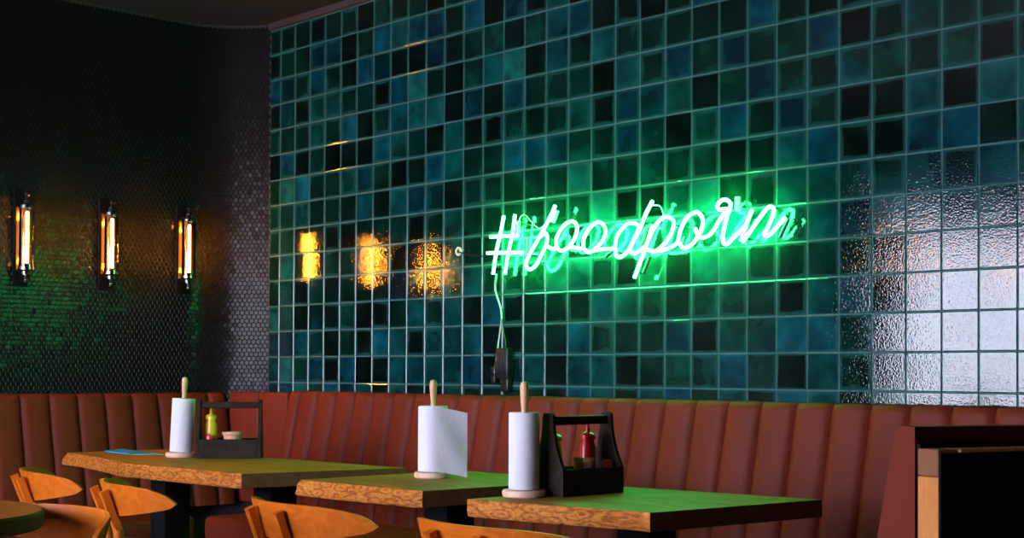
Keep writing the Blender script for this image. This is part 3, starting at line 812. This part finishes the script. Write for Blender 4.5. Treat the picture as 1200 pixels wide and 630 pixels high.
bm = bmesh.new(); lathe(bm, [(0, .705), (.392, .705), (.40, .711), (.40, .744), (.395, .75), (0, .75)], seg=96); obj('tabletop', bm, M['roundtop'], t)
bm = bmesh.new(); lathe(bm, [(0, .0155), (.030, .0155), (.030, .69), (.09, .70), (.09, .7045), (0, .7045)], -.075, -.145); obj('pedestal', bm, M['black'], t)
bm = bmesh.new(); lathe(bm, [(0, 0), (.16, 0), (.16, .008), (.05, .0148), (0, .0148)], -.075, -.145, seg=48); obj('foot_plate', bm, M['black'], t)

# ------------------------------------------------------------------ booth bench end at the right
O = Vector((4.50, -1.352, 0)); an = math.atan2(.95, .31)
bt = thing('booth_bench', 'red-brown leather booth bench end with oak post and black rear panel, right edge', 'bench', O, an-PI/2)
# local: +y runs along the bench towards the tiled wall, +x is its rear side
bm = bmesh.new(); box(bm, -.006, .060, 0, .055, 0, .885, .003); p = obj('end_post', bm, M['postwood'], bt, smooth=False)
bm = bmesh.new(); box(bm, -.006, .060, 0, .055, .886, .945, .003); obj('post_cap', bm, M['postcap'], bt, smooth=False)
bm = bmesh.new(); box(bm, .0605, .068, .0, .68, 0, .9375, .001); box(bm, .0, .0555, .0565, .68, 0, .9375, .001); obj('rear_panel', bm, M['black'], bt, smooth=False)
bm = bmesh.new(); box(bm, 0, .068, .056, .68, .9385, .945, .001); obj('top_rail', bm, M['postwood'], bt, smooth=False)
bm = bmesh.new(); box(bm, -.014, -.001, .004, .68, 0, .955, .001); obj('backing_board', bm, M['black'], bt, smooth=False)
prof = back_profile(.993, .078, .13)
vs, fs = [], []; n = len(prof)
for y in (0, .02, .64, .66):
    for d, z in prof+[(.006, .43)]: vs.append((-.0145-d-(0 if y in (.02, .64) else -.006), y, z))
n += 1
for i in range(3):
    for j in range(n): fs.append((i*n+j, (i+1)*n+j, (i+1)*n+(j+1) % n, i*n+(j+1) % n))
fs += [tuple(range(n)), tuple(3*n+j for j in range(n))[::-1]]
bm = bmesh.new(); me = bpy.data.meshes.new('t'); me.from_pydata(vs, [], fs); bm.from_mesh(me); obj('backrest', bm, M['leather'], bt, sharp=50)
bm = bmesh.new(); box(bm, -.56, -.02, 0, .54, .31, .43, .03, 3); obj('seat', bm, M['leather'], bt)
bm = bmesh.new(); box(bm, -.53, -.016, .01, .53, 0, .31, .003); obj('plinth', bm, M['black'], bt)

# ------------------------------------------------------------------ camera
yaw, pit, rol, f = .8180, .0150, .0046, 1681.7
fw = Vector((-math.sin(yaw)*math.cos(pit), math.cos(yaw)*math.cos(pit), math.sin(pit)))
rt = Vector((math.cos(yaw), math.sin(yaw), 0)); up = rt.cross(fw)
r2 = rt*math.cos(rol)+up*math.sin(rol); u2 = -rt*math.sin(rol)+up*math.cos(rol)
cam = bpy.data.cameras.new('camera'); co = bpy.data.objects.new('camera', cam); C.objects.link(co)
mt = Matrix((r2, u2, -fw)).transposed().to_4x4(); mt.translation = (6.1925, -4.1667, 1.11); co.matrix_world = mt
cam.sensor_width = 36; cam.lens = f*36/1200; cam.shift_y = 94.879/1200; cam.clip_start = .02
cam.dof.use_dof = False
SC.camera = co
vs_ = SC.view_settings; vs_.view_transform = 'Standard'; vs_.look = 'None'; vs_.gamma = 1; vs_.exposure = 0; vs_.use_curve_mapping = False
SC.cycles.max_bounces = 8; SC.cycles.diffuse_bounces = 4; SC.cycles.glossy_bounces = 5; SC.cycles.transparent_max_bounces = 12
SC.cycles.sample_clamp_indirect = 6
